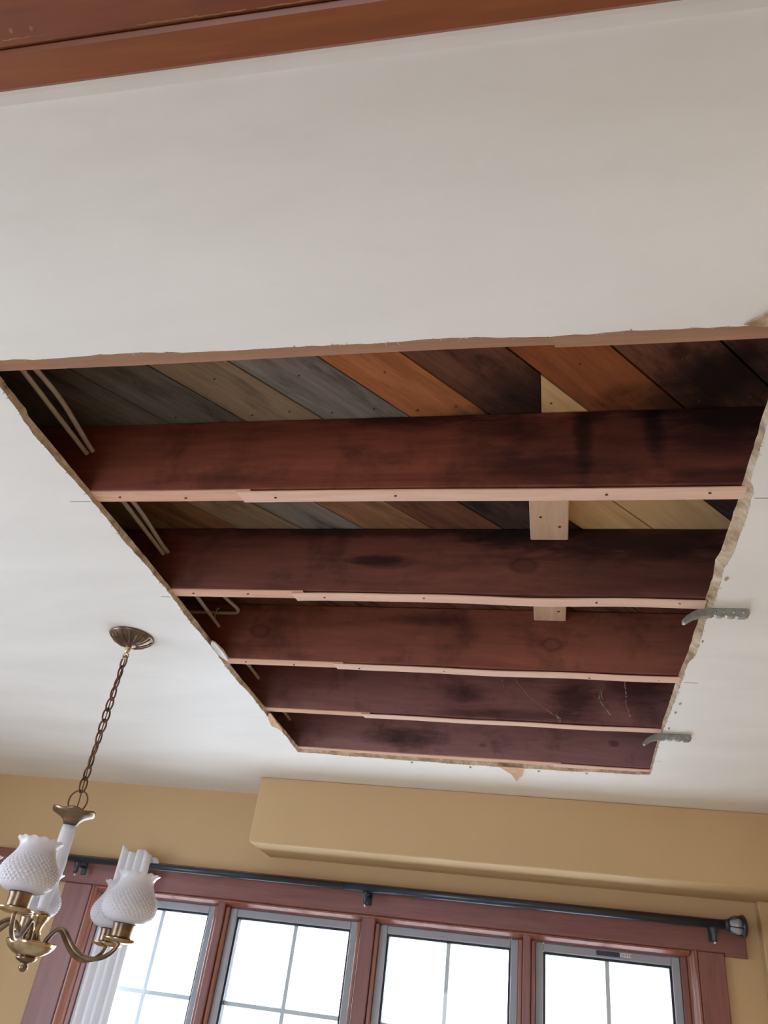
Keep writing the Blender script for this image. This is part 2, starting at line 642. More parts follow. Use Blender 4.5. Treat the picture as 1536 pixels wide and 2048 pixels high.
# the cut edge of the board: band from the lower to the upper outline plus its upper side
mb = MB()
vs_ = [(x, y, ZC) for x, y in lo_loop] + [(x * 0.5 + u * 0.5 + jag(0.0008), y * 0.5 + v * 0.5 + jag(0.0008), ZC + 0.0065) for (x, y), (u, v) in zip(lo_loop, hi_loop)] \
    + [(x, y, ZJ - 0.0005) for x, y in hi_loop]
fs_ = []
for k in (0, 1):
    for i in range(nl):
        j = (i + 1) % nl
        fs_.append((k * nl + i, k * nl + j, (k + 1) * nl + j, (k + 1) * nl + i))
mb.add(vs_, fs_)
cut = mb.build('cut_edge', M['gyp'], ceiling)
cut['label'] = 'crumbly tan cut edge of the plasterboard'
# back side of the board
mb = MB()
pts3 = [Vector(p) for p in outer + hi_loop]
vv, ee, ff, ov, oe, of = delaunay_2d_cdt(pts3, edges, [], 0, 1e-6)
fs_ = []
for q in ff:
    cx = sum(vv[i].x for i in q) / len(q)
    cy = sum(vv[i].y for i in q) / len(q)
    if not inside((cx, cy), hi_loop):
        fs_.append(tuple(q))
mb.add([(p.x, p.y, ZJ - 0.0005) for p in vv], fs_)
mb.build('board_back', M['kraft'], ceiling)

# torn paper along the edge
def flap(name, pts, mat, z=ZC, drop=0.004, label=None):
    mb = MB()
    n = len(pts)
    cx = sum(p[0] for p in pts) / n
    cy = sum(p[1] for p in pts) / n
    top = [(x, y, z - 0.0004) for x, y in pts]
    bot = [(x, y, z - 0.0012 - drop * (0.3 + 0.7 * abs(math.sin(i * 2.3)))) for i, (x, y) in enumerate(pts)]
    mb.add(top + bot + [(cx, cy, z - 0.0008 - drop * 0.5)],
           [(n + i, 2 * n, n + (i + 1) % n) for i in range(n)] + [(i, n + i, n + (i + 1) % n, (i + 1) % n) for i in range(n)])
    o = mb.build(name, mat, ceiling)
    if label:
        o['label'] = label


flap('torn_paper', [(-0.195, 2.890), (-0.172, 2.925), (-0.150, 2.965), (-0.1335, 3.062), (-0.122, 3.010), (-0.109, 2.975), (-0.105, 2.93), (-0.102, 2.888)], M['kraft'], label='tan triangle of torn facing paper')
flap('torn_paper', [(-0.955, 2.466), (-0.966, 2.50), (-0.976, 2.577), (-0.962, 2.600), (-0.957, 2.630), (-0.945, 2.618), (-0.945, 2.53), (-0.944, 2.463)], M['kraft'], drop=0.006, label='ragged tan facing paper at the hole edge')
flap('torn_paper', [(-0.945, 1.890), (-0.953, 1.905), (-0.954, 1.938), (-0.956, 1.985), (-0.947, 2.020), (-0.938, 2.013), (-0.932, 1.95), (-0.938, 1.90)], M['paper'], drop=0.007, label='loose white flap of facing paper')
flap('torn_paper', [(0.262, 0.802), (0.272, 0.793), (0.281, 0.787), (0.293, 0.776), (0.310, 0.770), (0.330, 0.772), (0.328, 0.806), (0.295, 0.807)], M['gyp'], drop=0.003, label='brown bare patch where the facing paper is torn')
for (x, y) in ((0.356, 1.50), (0.352, 2.20), (0.347, 2.27), (0.345, 2.40), (-0.52, 2.91), (-0.30, 2.92), (-0.05, 2.915), (0.12, 2.905), (0.353, 1.80)):
    s = rnd.uniform(0.003, 0.006)
    flap('paper_scrap', [(x + s * math.cos(a) * rnd.uniform(.5, 1.2), y + 1.6 * s * math.sin(a) * rnd.uniform(.5, 1.2)) for a in (0, 1.2, 2.4, 3.7, 5.0)], M['gyp'], drop=0.003)
# fuzz of paper fibres all along the cut
mb = MB()
for i in range(nl):
    for k in range(2):
        if rnd.random() < 0.62:
            x, y = lo_loop[i]
            x2, y2 = lo_loop[(i + 1) % nl]
            t = rnd.random()
            px, py = x + (x2 - x) * t, y + (y2 - y) * t
            a = rnd.uniform(0, 2 * PI)
            L = rnd.uniform(0.002, 0.0075)
            ux, uy = math.cos(a) * L, math.sin(a) * L
            wz = rnd.uniform(0.001, 0.004)
            s = rnd.uniform(0.0006, 0.0016)
            mb.add([(px - uy * .2, py + ux * .2, ZC - 0.0003), (px + uy * .2, py - ux * .2, ZC - 0.0003), (px + ux, py + uy, ZC - wz), (px, py, ZC + s)],
                   [(0, 1, 2), (0, 2, 3), (1, 3, 2), (0, 3, 1)])
fz = mb.build('paper_fuzz', M['gyp'], ceiling)
fz['kind'] = 'stuff'
# pencil marks for the joist positions
for (a, b) in (((-1.017, 1.212), (-0.968, 1.214)), ((0.356, 1.216), (0.385, 1.213)), ((0.343, 2.055), (0.377, 2.054)), ((-0.990, 1.635), (-0.964, 1.637)), ((0.341, 2.72), (0.36, 2.722))):
    MB().box(a[0], b[0], a[1] - .0009, a[1] + .0009, ZC - 0.0006, ZC - 0.0001).build('pencil_mark', M['pencil'], ceiling)

# ------------------------------------------------------------------ structure above the ceiling
# diagonal boards: edges given by where they cross y = 1.028
K = 0.85
cuts = [-2.23, -2.05, -1.87, -1.69, -1.50, -1.312, -1.138, -0.972, -0.792, -0.615, -0.428, -0.263, -0.065, 0.114, 0.298, 0.48, 0.66, 0.84]
ANG = -math.atan2(1.0, K)


def plankmat(name, d, l, **kw):
    return wood(name, d, l, axis=0, angle=ANG, grain=8, stretch=11, rough=0.8, spec=0.15, **kw)


sub = MB().box(XL - .2, XR + .2, YB - .2, YF + .2, ZB + 0.021, ZB + 0.05).build('subfloor', M['dark'])  # dark slab added above the planks to seal out light and blacken gaps
tag(sub, 'old diagonal board subfloor seen above the joists, with added dark backing', kind='structure')
S1 = [((-0.02, 1.16, ZB), (0.16, 0.11, 0.1), 0.75)]
pm = {
    'grey_dark': plankmat('plank_dark_grey', (92, 88, 82), (128, 122, 112), mould=0.5),
    'grey_brown': plankmat('plank_grey_brown', (128, 110, 92), (168, 146, 120), mould=0.55),
    'grey': plankmat('plank_weathered_grey', (112, 106, 100), (152, 144, 134), mould=0.7),
    'orange': plankmat('plank_orange', (156, 94, 58), (196, 128, 84), mould=0.25, stains=[((-0.10, 1.21, ZB), (0.12, 0.05, 0.1), 0.8)]),
    'umber': plankmat('plank_stained_umber', (92, 58, 46), (126, 84, 66), mould=0.9, stains=S1),
    'red': plankmat('plank_red_brown', (132, 74, 46), (166, 100, 62), mould=0.35, stains=[((0.27, 1.17, ZB), (0.14, 0.06, 0.1), 0.8)]),
    'dark': plankmat('plank_blackened', (104, 64, 48), (140, 90, 66), mould=0.8, stains=[((0.30, 1.12, ZB), (0.10, 0.10, 0.1), 0.9)]),
    'brown': plankmat('plank_mid_brown', (124, 88, 64), (158, 116, 84), mould=0.55),
    'black': plankmat('plank_mouldy', (58, 46, 42), (86, 70, 62), mould=0.95),
}
near_mats = ['grey_dark'] * 8 + ['grey_brown', 'grey', 'orange', 'umber', 'red', 'dark', 'dark', 'black', 'black']
near_mats[8] = 'grey_brown'
near_mats[7] = 'grey_dark'
far_mats = ['black', 'black', 'grey_dark', 'grey_brown', 'brown', 'grey_brown', 'grey', 'brown', 'umber', 'black', 'black', 'black', 'black', 'black', 'black', 'black', 'black']
YM = 1.211


def plank(xa, xb, y0, y1, mat, x_min=None, x_max=None, label=None):
    """board between two slanting edges from y0 to y1, optionally cut square at x_min or x_max"""
    g = 0.0027
    P = [(xa + g + K * (y0 - 1.028), y0), (xb - g + K * (y0 - 1.028), y0), (xb - g + K * (y1 - 1.028), y1), (xa + g + K * (y1 - 1.028), y1)]

    def clip(P, c, keep_less):
        out = []
        for i in range(len(P)):
            a, b = P[i], P[(i + 1) % len(P)]
            ia, ib = (a[0] <= c) == keep_less, (b[0] <= c) == keep_less
            if ia:
                out.append(a)
            if ia != ib:
                t = (c - a[0]) / (b[0] - a[0])
                out.append((c, a[1] + (b[1] - a[1]) * t))
        return out
    if x_max is not None:
        P = clip(P, x_max, True)
    if x_min is not None:
        P = clip(P, x_min, False)
    if len(P) < 3:
        return
    dz = rnd.uniform(0, 0.0015)
    o = MB().prism(P, 2, ZB + dz, ZB + 0.0205)
    ob = o.build('plank', mat, sub)
    if y0 < 0.5 and -1.0 < xa < 0.2 and x_min is None:
        for (fx, ny) in ((0.22, 1.172), (0.74, 1.165), (0.5, 1.06)):
            nx = xa + (xb - xa) * fx + K * (ny - 1.028)
            MB().lathe([(0.0022, 0), (0.0024, 0.0015), (0.0024, 0.003)], (nx, ny, ZB + dz - 0.0012), 8).build('nail_head', M['nail'], ob)
    if label:
        ob['label'] = label


for i in range(len(cuts) - 1):
    xa, xb = cuts[i], cuts[i + 1]
    cutx = -0.021
    if (xa, xb) == (-0.263, -0.065):
        plank(xa, xb, 0.42, YM, pm[near_mats[i]], x_max=cutx)
        plank(xa, xb, 0.42, 2.2, M['pine'], x_min=cutx + 0.002, label='new pale pine patch board')
    elif (xa, xb) == (-0.428, -0.263):
        plank(xa, -0.263, 0.42, YM, pm[near_mats[i]])
        plank(xa, xb - 0.028, YM, 1.632, pm[far_mats[i]], x_max=cutx)
        plank(xa, xb, YM, 2.2, M['pine'], x_min=cutx + 0.002, label='new pale pine patch board')
    else:
        plank(xa, xb, 0.42, YM, pm[near_mats[i]])
        plank(xa, xb, YM + 0.002, 1.632, pm[far_mats[i]])
        plank(xa, xb, 1.634, 3.3, pm['umber'])

JY = [0.797, 1.190, 1.612, 2.038, 2.440, 2.846]
JW = 0.039
JL = ['floor joist nearest the stained header, only its shimmed underside showing',
      'deep red brown floor joist with black water streaks, first full face from the header',
      'dark brown floor joist behind the nailed pale block, second full face',
      'warm brown floor joist with an oval knot and a looped cable, middle of the hole',
      'flare tinted brown floor joist with dusty cobwebs hanging on its face',
      'floor joist along the far edge of the hole, nearest the windows']
jm = []
for i in range(6):
    st = []
    kw = {}
    if i == 1:
        st = [((0.060, 1.19, 2.56), (0.016, 0.1, 0.10), 0.75), ((0.192, 1.19, 2.60), (0.016, 0.1, 0.08), 0.75), ((0.07, 1.19, 2.628), (0.05, 0.1, 0.022), 0.8),
              ((0.19, 1.19, 2.63), (0.05, 0.1, 0.02), 0.8), ((-0.28, 1.19, 2.638), (0.16, 0.1, 0.035), 0.85), ((0.33, 1.19, 2.62), (0.12, 0.1, 0.07), 0.8),
              ((0.0, 1.19, 2.50), (0.10, 0.1, 0.035), 0.5), ((0.16, 1.19, 2.56), (0.26, 0.1, 0.10), 0.42), ((-0.08, 1.19, 2.60), (0.08, 0.1, 0.03), 0.5), ((0.30, 1.19, 2.47), (0.10, .1, .02), .5)]
        d, l = (108, 58, 46), (148, 84, 64)
    elif i == 2:
        st = [((-0.09, 1.612, 2.62), (0.13, 0.1, 0.04), 0.85), ((-0.42, 1.612, 2.54), (0.07, 0.1, 0.018), 0.8), ((0.2, 1.612, 2.60), (0.26, 0.1, 0.05), 0.75), ((0.2, 1.612, 2.52), (0.30, 0.1, 0.09), 0.4),
              ((-0.45, 1.612, 2.63), (0.5, 0.1, 0.02), 0.7)]
        d, l = (100, 60, 52), (136, 84, 70)
    elif i == 3:
        st = [((-0.35, 2.038, 2.60), (0.10, 0.1, 0.02), 0.5)]
        d, l = (122, 72, 60), (156, 96, 78)
    elif i == 4:
        st = [((-0.28, 2.44, 2.53), (0.06, 0.1, 0.03), 0.6), ((0.07, 2.44, 2.53), (0.07, 0.1, 0.06), 0.7), ((0.27, 2.44, 2.58), (0.09, 0.1, 0.05), 0.6),
              ((-0.15, 2.44, 2.47), (0.2, 0.1, 0.015), 0.5)]
        d, l = (122, 82, 78), (154, 108, 102)  # wood colour lightened, lens flare tint painted in
    else:
        st = [((-0.55, 2.846, 2.51), (0.14, 0.1, 0.03), 0.6)]
        d, l = (134, 96, 94), (166, 124, 120)  # palest joist, window flare haze included in its wood colour
    rg = {2: [((-0.19, 1.612, 2.612), (0.030, .1, 0.018)), ((-0.065, 1.612, 2.532), (0.034, .1, 0.022))], 3: [((-0.872, 2.038, 2.545), (0.032, .1, 0.022)), ((0.0, 2.038, 2.53), (0.03, .1, .02))]}.get(i, [])
    jm.append(wood('joist_wood_%d' % i, d, l, rings=rg, axis=0, grain=5, stretch=9, rough=0.8, spec=0.15, stains=st, stain_col=(24, 20, 22), mould=0.45, bump=0.2))
SH = [(-0.95, 0.0, 0.0, 0.34), (-0.97, -0.629, -0.629, 0.34), (-0.97, -0.631, -0.631, 0.335), (-0.97, -0.625, -0.625, 0.335), (-0.97, -0.622, -0.622, 0.335), (-0.97, 0.0, 0.0, 0.34)]
for i, y in enumerate(JY):
    mb = MB().box(XL - .1, XR + .1, y, y + JW - 0.001, ZJ + 0.0005, ZB - 0.0005, 0.002)
    j = mb.build('ceiling_joist', jm[i], loc=(-0.3, y + JW / 2, ZJ))
    tag(j, JL[i], 'joist', 'floor joists across the ceiling hole')
    # thin shim strips stapled to the underside, the second one lapped over the first
    for k in (0, 1):
        x0, x1 = (SH[i][0] - 0.01, SH[i][1] + (0.03 if k == 0 else 0)) if k == 0 else (SH[i][2], SH[i][3])
        n = 40
        A, B = [], []
        off = 0.0 if k == 0 else 0.003
        th = 0.0028
        zt = ZJ - (0.0 if k == 0 else th)
        for q in range(n + 1):
            x = x0 + (x1 - x0) * q / n
            if k == 1 and i in (2, 3, 4):
                wv = 0.0035 * math.sin((x + 0.62) * 9.0 + i) + 0.002 * math.sin((x + 0.62) * 17 + 2 * i)
                sg = 0.0012 * (1 + math.sin(x * 11 + i * 1.7))
            else:
                wv = 0.0012 * math.sin(x * 7 + i)
                sg = 0.0003
            ya = y + off + wv
            wd = JW - 0.003 if i not in (4, 5) else JW - 0.006
            sk = 0.006 if (k == 1 and q == 0) else 0
            A.append((x - sk * 0, ya, zt - sg))
            B.append((x + sk, ya + wd, zt - sg))
        vs_ = []
        for a, b in zip(A, B):
            vs_ += [a, b, (b[0], b[1], b[2] - th), (a[0], a[1], a[2] - th)]
        fs_ = [(0, 1, 2, 3), tuple(4 * n + q for q in (3, 2, 1, 0))]
        for q in range(n):
            o = 4 * q
            for (u, v) in ((0, 1), (1, 2), (2, 3), (3, 0)):
                fs_.append((o + v, o + u, o + 4 + u, o + 4 + v))
        so = MB().add(vs_, fs_).build('shim_strip', M['shim0' if i == 0 else 'shim' if k == 0 else 'shim2'], j)
        so['label'] = 'pale pinkish shim strip on the joist underside'
        if i in (1, 2, 3):
            for xs in ([-0.9, -0.75] if k == 0 else [-0.55, -0.30, 0.10, 0.28]):
                ys = y + JW * 0.5 + rnd.uniform(-0.006, 0.006)
                MB().box(xs - .0024, xs + .0024, ys - .0008, ys + .0008, zt - th - 0.0032, zt - th + 0.0008).build('staple', M['nail'], so)

# new blocks screwed below the patched boards, one in each of two bays
for (ya, yb, lb) in ((JY[1] + JW, JY[2], 'new pale pine block nailed under the patch boards, nearer one'),
                     (JY[2] + JW, JY[3], 'new pale pine block mostly hidden above the wavy shim, farther one')):
    b = MB().box(-0.050, 0.039, ya + .0005, yb - .0005, ZB - 0.034, ZB - 0.0005, 0.002).build('wood_block', M['pine_y'], centre=True)
    tag(b, lb, 'block', 'new pine blocks between joists')
    for sx, sy in ((-0.025, 0.10), (0.018, 0.06), (0.02, 0.2)):
        MB().lathe([(0.0035, 0), (0.0035, 0.002)], (sx, yb - sy, ZB - 0.0350), 10).build('nail_head', M['nail'], b)

# ------------------------------------------------------------------ cables in the bays
def cable(name, pts, label, group=None, r=0.0055):
    o = MB().tube(catmull(pts, 8), r, 10, squash=1.0).build(name, M['cable'], centre=False)
    tag(o, label, 'cable', group)
    return o


def sag(x0, dx, z0, dz, ph):
    P = [(x0, 0.42, z0)]
    ys = [y + JW / 2 for y in JY]
    prev = 0.42
    for i, y in enumerate(ys):
        mid = (prev + y) / 2
        P.append((x0 + dx * (0.8 + 0.4 * math.sin(i * 2 + ph)), mid, z0 - dz * (0.7 + 0.5 * math.sin(i * 1.7 + ph))))
        P.append((x0, y, z0))
        prev = y
    P.append((x0, 3.3, z0))
    return P


cable('electrical_cable', sag(-1.009, 0.006, 2.556, 0.006, 0.3), 'off white cable running straight through every joist at the left of the hole', 'cables along the left of the hole')
lc = cable('electrical_cable', [p for p in sag(-0.997, 0.016, 2.562, -0.004, 1.1) if p[1] < 1.66] + [(-0.972, 1.74, 2.59), (-0.962, 1.84, 2.601), (-0.960, 1.926, 2.60), (-0.948, 1.985, 2.60), (-0.947, 2.012, 2.60), (-0.960, 2.029, 2.60), (-0.985, 2.0315, 2.60), (-1.024, 2.0315, 2.60), (-1.104, 2.0315, 2.60), (-1.3, 2.0315, 2.598)],
           'off white cable beside the other that loops back along the middle joist', 'cables along the left of the hole')
mb = MB().tube(catmull([(-1.022, 2.036, 2.616), (-1.022, 2.026, 2.612), (-1.024, 2.024, 2.600), (-1.026, 2.026, 2.590), (-1.027, 2.036, 2.584)], 5), 0.0022, 6)
mb.build('cable_staple', M['cable'], lc)

# ------------------------------------------------------------------ cobwebs
def web(strands, label):
    o = None
    for k, (pts, r0) in enumerate(strands):
        P = catmull(pts, 6)
        rr = [r0 * (0.5 + rnd.random()) for _ in P]
        rr[-1] *= 0.4
        ob = MB().tube(P, rr, 5).build('cobweb' if k == 0 else 'strand', M['web'], o)
        if o is None:
            o = ob
            tag(o, label, 'cobweb', 'cobwebs in the ceiling hole')


YJ = 2.436
web([([(-0.156, YJ, 2.562), (-0.160, YJ - .01, 2.578), (-0.146, YJ - .012, 2.592), (-0.129, YJ - .01, 2.596), (-0.10, YJ - .008, 2.562), (-0.07, YJ - .006, 2.527), (-0.03, YJ - .005, 2.497), (0.021, YJ - .003, 2.462)], 0.0013),
     ([(-0.129, YJ - .01, 2.596), (-0.122, YJ - .01, 2.575), (-0.135, YJ - .01, 2.558), (-0.15, YJ - .006, 2.552)], 0.0009),
     ([(0.012, YJ - .006, 2.475), (0.018, YJ - .009, 2.464), (0.024, YJ - .009, 2.458), (0.022, YJ - .006, 2.45)], 0.0048)],
    'long thin cobweb slanting down to a dust clump')
web([([(0.169, YJ - .004, 2.602), (0.163, YJ - .008, 2.575), (0.153, YJ - .01, 2.548), (0.156, YJ - .008, 2.53)], 0.0018),
     ([(0.152, YJ - .008, 2.56), (0.146, YJ - .008, 2.54), (0.154, YJ - .008, 2.515), (0.170, YJ - .006, 2.498), (0.178, YJ - .004, 2.478)], 0.0030)],
    'hooked dusty cobweb between the other two webs')
web([([(0.226, YJ - .004, 2.604), (0.228, YJ - .008, 2.56), (0.228, YJ - .008, 2.54), (0.226, YJ - .01, 2.52), (0.233, YJ - .01, 2.498), (0.236, YJ - .008, 2.478)], 0.0026)],
    'straight dusty cobweb nearest the right end of the joist')

# ------------------------------------------------------------------ cast support brackets at the right edge
def bracket(x0, y, label):
    t = empty('ceiling_bracket', (x0, y, ZC))
    tag(t, label, 'bracket', 'metal brackets at the right edge of the hole')
    # side profile: grip with finger notches against the ceiling, blade curving down into the hole
    topc = [(0.092, -0.0025), (0.086, -0.0005), (0.04, -0.0005), (0.002, -0.0006), (-0.012, -0.003), (-0.026, -0.010), (-0.040, -0.020), (-0.050, -0.031)]
    bot = [(-0.0495, -0.0375), (-0.044, -0.0385), (-0.038, -0.034), (-0.026, -0.0265), (-0.012, -0.022), (0.004, -0.0205), (0.013, -0.0195), (0.018, -0.016),
           (0.024, -0.0195), (0.032, -0.0205), (0.036, -0.017), (0.041, -0.0165), (0.046, -0.020), (0.056, -0.021), (0.062, -0.0185), (0.068, -0.021), (0.082, -0.021), (0.090, -0.017), (0.0935, -0.010)]
    poly = [tuple(p) for p in topc] + bot
    mb = MB()
    n = len(poly)
    cx = [0.96] * n
    rows = []
    for (yy, s) in ((-0.007, 0.0014), (-0.0055, 0.0), (0.0055, 0.0), (0.007, 0.0014)):
        row = []
        for q in range(n):
            a, b, c = Vector(poly[q - 1]), Vector(poly[q]), Vector(poly[(q + 1) % n])
            d = (c - a).normalized()
            nr = Vector((-d.y, d.x))
            p = b + nr * s * (1 if True else 0)
            row.append((x0 + p.x, y + yy, ZC + min(p.y, -0.0003)))
        rows.append(row)
    vs_ = [p for r in rows for p in r]
    fs_ = []
    for k in range(3):
        for q in range(n):
            q2 = (q + 1) % n
            fs_.append((k * n + q, k * n + q2, (k + 1) * n + q2, (k + 1) * n + q))
    fs_.append(tuple(range(n - 1, -1, -1)))
    fs_.append(tuple(range(3 * n, 4 * n)))
    mb.add(vs_, fs_)
    mb.build('body', M['galv'], t)
    for dx in (0.022, 0.040, 0.060, 0.080):
        MB().tube([(x0 + dx, y - 0.0076, ZC - 0.010), (x0 + dx, y - 0.0066, ZC - 0.010)], 0.0028, 10).build('rivet', M['steel'], t)
    return t


bracket(0.333, 1.640, 'cast grey metal bracket with curved blade at the torn part of the right edge')
bracket(0.322, 2.458, 'cast grey metal bracket with curved blade nearer the window end of the hole')

# ------------------------------------------------------------------ room shell
GW = 0.13
ZW = ZB + 0.03


def wall_with_hole(name, axis, a0, a1, c0, c1, holes, label, mat='wall'):
    """wall slab between c0 and c1 (thickness) running a0..a1; holes = [(h0, h1, z0, z1)]"""
    xs = sorted({a0, a1, *[h[0] for h in holes], *[h[1] for h in holes]})
    zs = sorted({-0.05, ZW, *[h[2] for h in holes], *[h[3] for h in holes]})
    mb = MB()
    for i in range(len(xs) - 1):
        for k in range(len(zs) - 1):
            mx, mz = (xs[i] + xs[i + 1]) / 2, (zs[k] + zs[k + 1]) / 2
            if any(h[0] < mx < h[1] and h[2] < mz < h[3] for h in holes):
                continue
            if axis == 0:
                mb.box(xs[i], xs[i + 1], c0, c1, zs[k], zs[k + 1])
            else:
                mb.box(c0, c1, xs[i], xs[i + 1], zs[k], zs[k + 1])
    o = mb.build(name, M[mat])
    tag(o, label, kind='structure')
    return o


WX0, WX1, WZ0, WZ1 = -2.035, 0.545, 0.80, 2.0
wall_with_hole('wall_front', 0, XL - GW, XR + GW, YF, YF + GW, [(WX0, WX1, WZ0, WZ1)], 'tan painted wall with the row of windows')
wall_with_hole('wall_left', 1, YB - GW, YF, XL - GW, XL, [(0.0, 1.6, 0.55, 2.05)], 'pale painted side wall', 'wall2')
wall_with_hole('wall_right', 1, YB - GW, YF, XR, XR + GW, [], 'tan painted wall close on the right')
wall_with_hole('wall_back', 0, XL, XR, YB - GW, YB, [(-1.9, -0.7, 0.1, 2.1)], 'pale painted wall behind the viewer', 'wall2')
fl = MB().box(XL - GW, XR + GW, YB - GW, YF + GW, -0.1, -0.05).build('floor', M['floor'])
tag(fl, 'pale carpeted floor', kind='structure')
gr = MB().box(-60, 60, -60, 60, -0.5, -0.4).build('ground', M['ground'])
tag(gr, 'unseen ground outside the windows, whitened to bounce daylight in', kind='structure')

wr = MB().box(0.770, XR - .0005, 3.495, YF - .0005, -0.049, 2.1735, 0.004).build('wall_return', M['wall'], loc=(0.8, 3.53, -0.049))
tag(wr, 'narrow tan wall return right of the windows', kind='structure')
# soffit box below the ceiling, above the windows
SX0, SY0, SZ0 = -1.236, 3.262, 2.174
so = MB()
so.box(SX0, XR - 0.0005, SY0, YF - 0.0005, SZ0, ZC - 0.0005, 0.004)
so = so.build('soffit', M['wall'], loc=(-0.2, 3.41, SZ0))
tag(so, 'tan boxed soffit below the ceiling above the windows', kind='structure')

# ------------------------------------------------------------------ stained header at the near side
hd = MB().box(XL + .001, XR - .001, 0.303, 0.343, 2.360, ZC - .0008, 0.004).build('trim_1', M['beam'], loc=(-1.2, 0.323, 2.36))
tag(hd, 'orange brown stained header board across the ceiling', kind='structure')
sb = MB().box(XL + .001, XR - .001, 0.06, 0.3025, 2.3625, ZC - .0008, 0.003).build('soffit_board', M['beam2'], hd)
sb['label'] = 'redder stained board beside the header'
for (x0, x1, y) in ((-0.55, -0.50, 0.2935), (-0.40, -0.335, 0.2975), (-0.34, -0.285, 0.2982), (-0.275, -0.20, 0.2985)):
    n = 9
    A = [(x0 + (x1 - x0) * q / n, y + 0.0004 * math.sin(q * 1.9)) for q in range(n + 1)]
    wdt = [0.0002 + 0.0006 * abs(math.sin(q * 1.3 + x0 * 9)) for q in range(n + 1)]
    P = [(a[0], a[1] - w_) for a, w_ in zip(A, wdt)] + [(a[0], a[1] + w_) for a, w_ in reversed(list(zip(A, wdt)))]
    MB().prism(P, 2, 2.3622, 2.3632).build('scuff', M['scuff'], hd)
for (x, y) in ((-0.535, 0.286), (-0.512, 0.287)):
    MB().lathe([(0.002, 0), (0.0032, 0.0006), (0.0032, 0.002)], (x, y, 2.3621), 10).build('filler_dot', M['scuff'], hd)
tw = MB().prism([(0.340, ZC - .0005), (0.340, ZC - 0.010), (0.378, ZC - 0.006), (0.3905, ZC - 0.0035), (0.3915, ZC - .0005)], 0, XL + .001, XR - .001).build('trim_2', M['trimw'], loc=(-1.2, 0.36, ZC - .01))
tag(tw, 'thin white bead between the header and the ceiling', kind='structure')

# ------------------------------------------------------------------ window trim
YC = 3.540                      # face of the casing
def trim(n, mb, mat, label):
    o = mb.build('trim_%d' % n, mat, centre=True)
    tag(o, label, kind='structure')
    return o


t3 = trim(3, MB().box(-2.78, 0.716, YC - 0.003, YF - 0.0005, 1.986, 2.102, 0.003), M['casing_h'], 'red brown head casing above the windows')
MB().box(0.636, 0.716, YC - 0.0028, YF - .0006, 1.976, 1.99, 0.001).build('horn', M['casing_h'], t3)
t4 = trim(4, MB().box(-2.172, WX0, YC, YF - 0.0005, 0.70, 1.9855, 0.003), M['casing'], 'red brown casing left of the windows')
t5 = trim(5, MB().box(0.540, 0.634, YC, YF - 0.0005, 0.70, 1.9855, 0.003), M['casing'], 'red brown casing right of the windows')
t6 = trim(6, MB().box(-2.2, 0.66, YC - 0.035, YF - 0.0005, 0.66, 0.6995, 0.004), M['casing_h'], 'red brown sill below the windows')
# moulded stops: profile steps from the casing back to the sash
def stop_v(x, dirn, parent):
    prof = [(0.0, 3.5475), (0.004, 3.5440), (0.010, 3.5440), (0.0125, 3.549), (0.0145, 3.552), (0.022, 3.556), (0.025, 3.5605), (0.029, 3.563), (0.036, 3.570), (0.040, 3.580), (0.040, 3.60), (0.0, 3.60)]
    P = [(x + dirn * a, b) for a, b in prof]
    if dirn < 0:
        P = P[::-1]
    MB().prism(P, 2, 0.72, 1.9858).build('moulded_stop', M['bead'], parent)


stop_v(WX0, 1, t4)
stop_v(0.540, -1, t5)
MB().box(WX0 + .0395, -1.9765, 3.572, 3.66, 0.72, 1.9615, 0.002).build('jamb', M['casing'], t4)
MB().box(0.4775, 0.5005, 3.572, 3.66, 0.72, 1.9615, 0.002).build('jamb', M['casing'], t5)
P = [(3.5475, 1.9858), (3.544, 1.981), (3.544, 1.976), (3.549, 1.974), (3.556, 1.970), (3.563, 1.966), (3.58, 1.962), (3.60, 1.962), (3.60, 1.9858)]
MB().prism(P, 0, WX0 + .03, 0.510).build('moulded_stop', M['bead'], t3)
MB().box(WX0 + .0005, 0.5445, 3.574, 3.685, 1.9605, 1.9995, 0.002).build('head_jamb', M['casing_h'], t3)
wins = [(-1.945, -1.470), (-1.340, -0.830), (-0.674, -0.166), (-0.038, 0.446)]
muls = [-1.694, -1.076, -0.419, 0.207]
fw = 0.031
mlab = ['between the curtained window and the next', 'in the middle of the window row', 'left of the rightmost window']
for i in range(3):
    a, b = wins[i][1] + fw, wins[i + 1][0] - fw
    mt = trim(7 + i, MB().box(a + 0.018, b - 0.018, 3.548, 3.66, 0.72, 1.9857, 0.003), M['casing'], 'red brown mullion post ' + mlab[i])
    for (x0, x1) in ((a, a + 0.0175), (b - 0.0175, b)):
        MB().box(x0 + .0003, x1, 3.562, 3.655, 0.72, 1.961, 0.004).build('moulded_stop', M['bead'], mt)
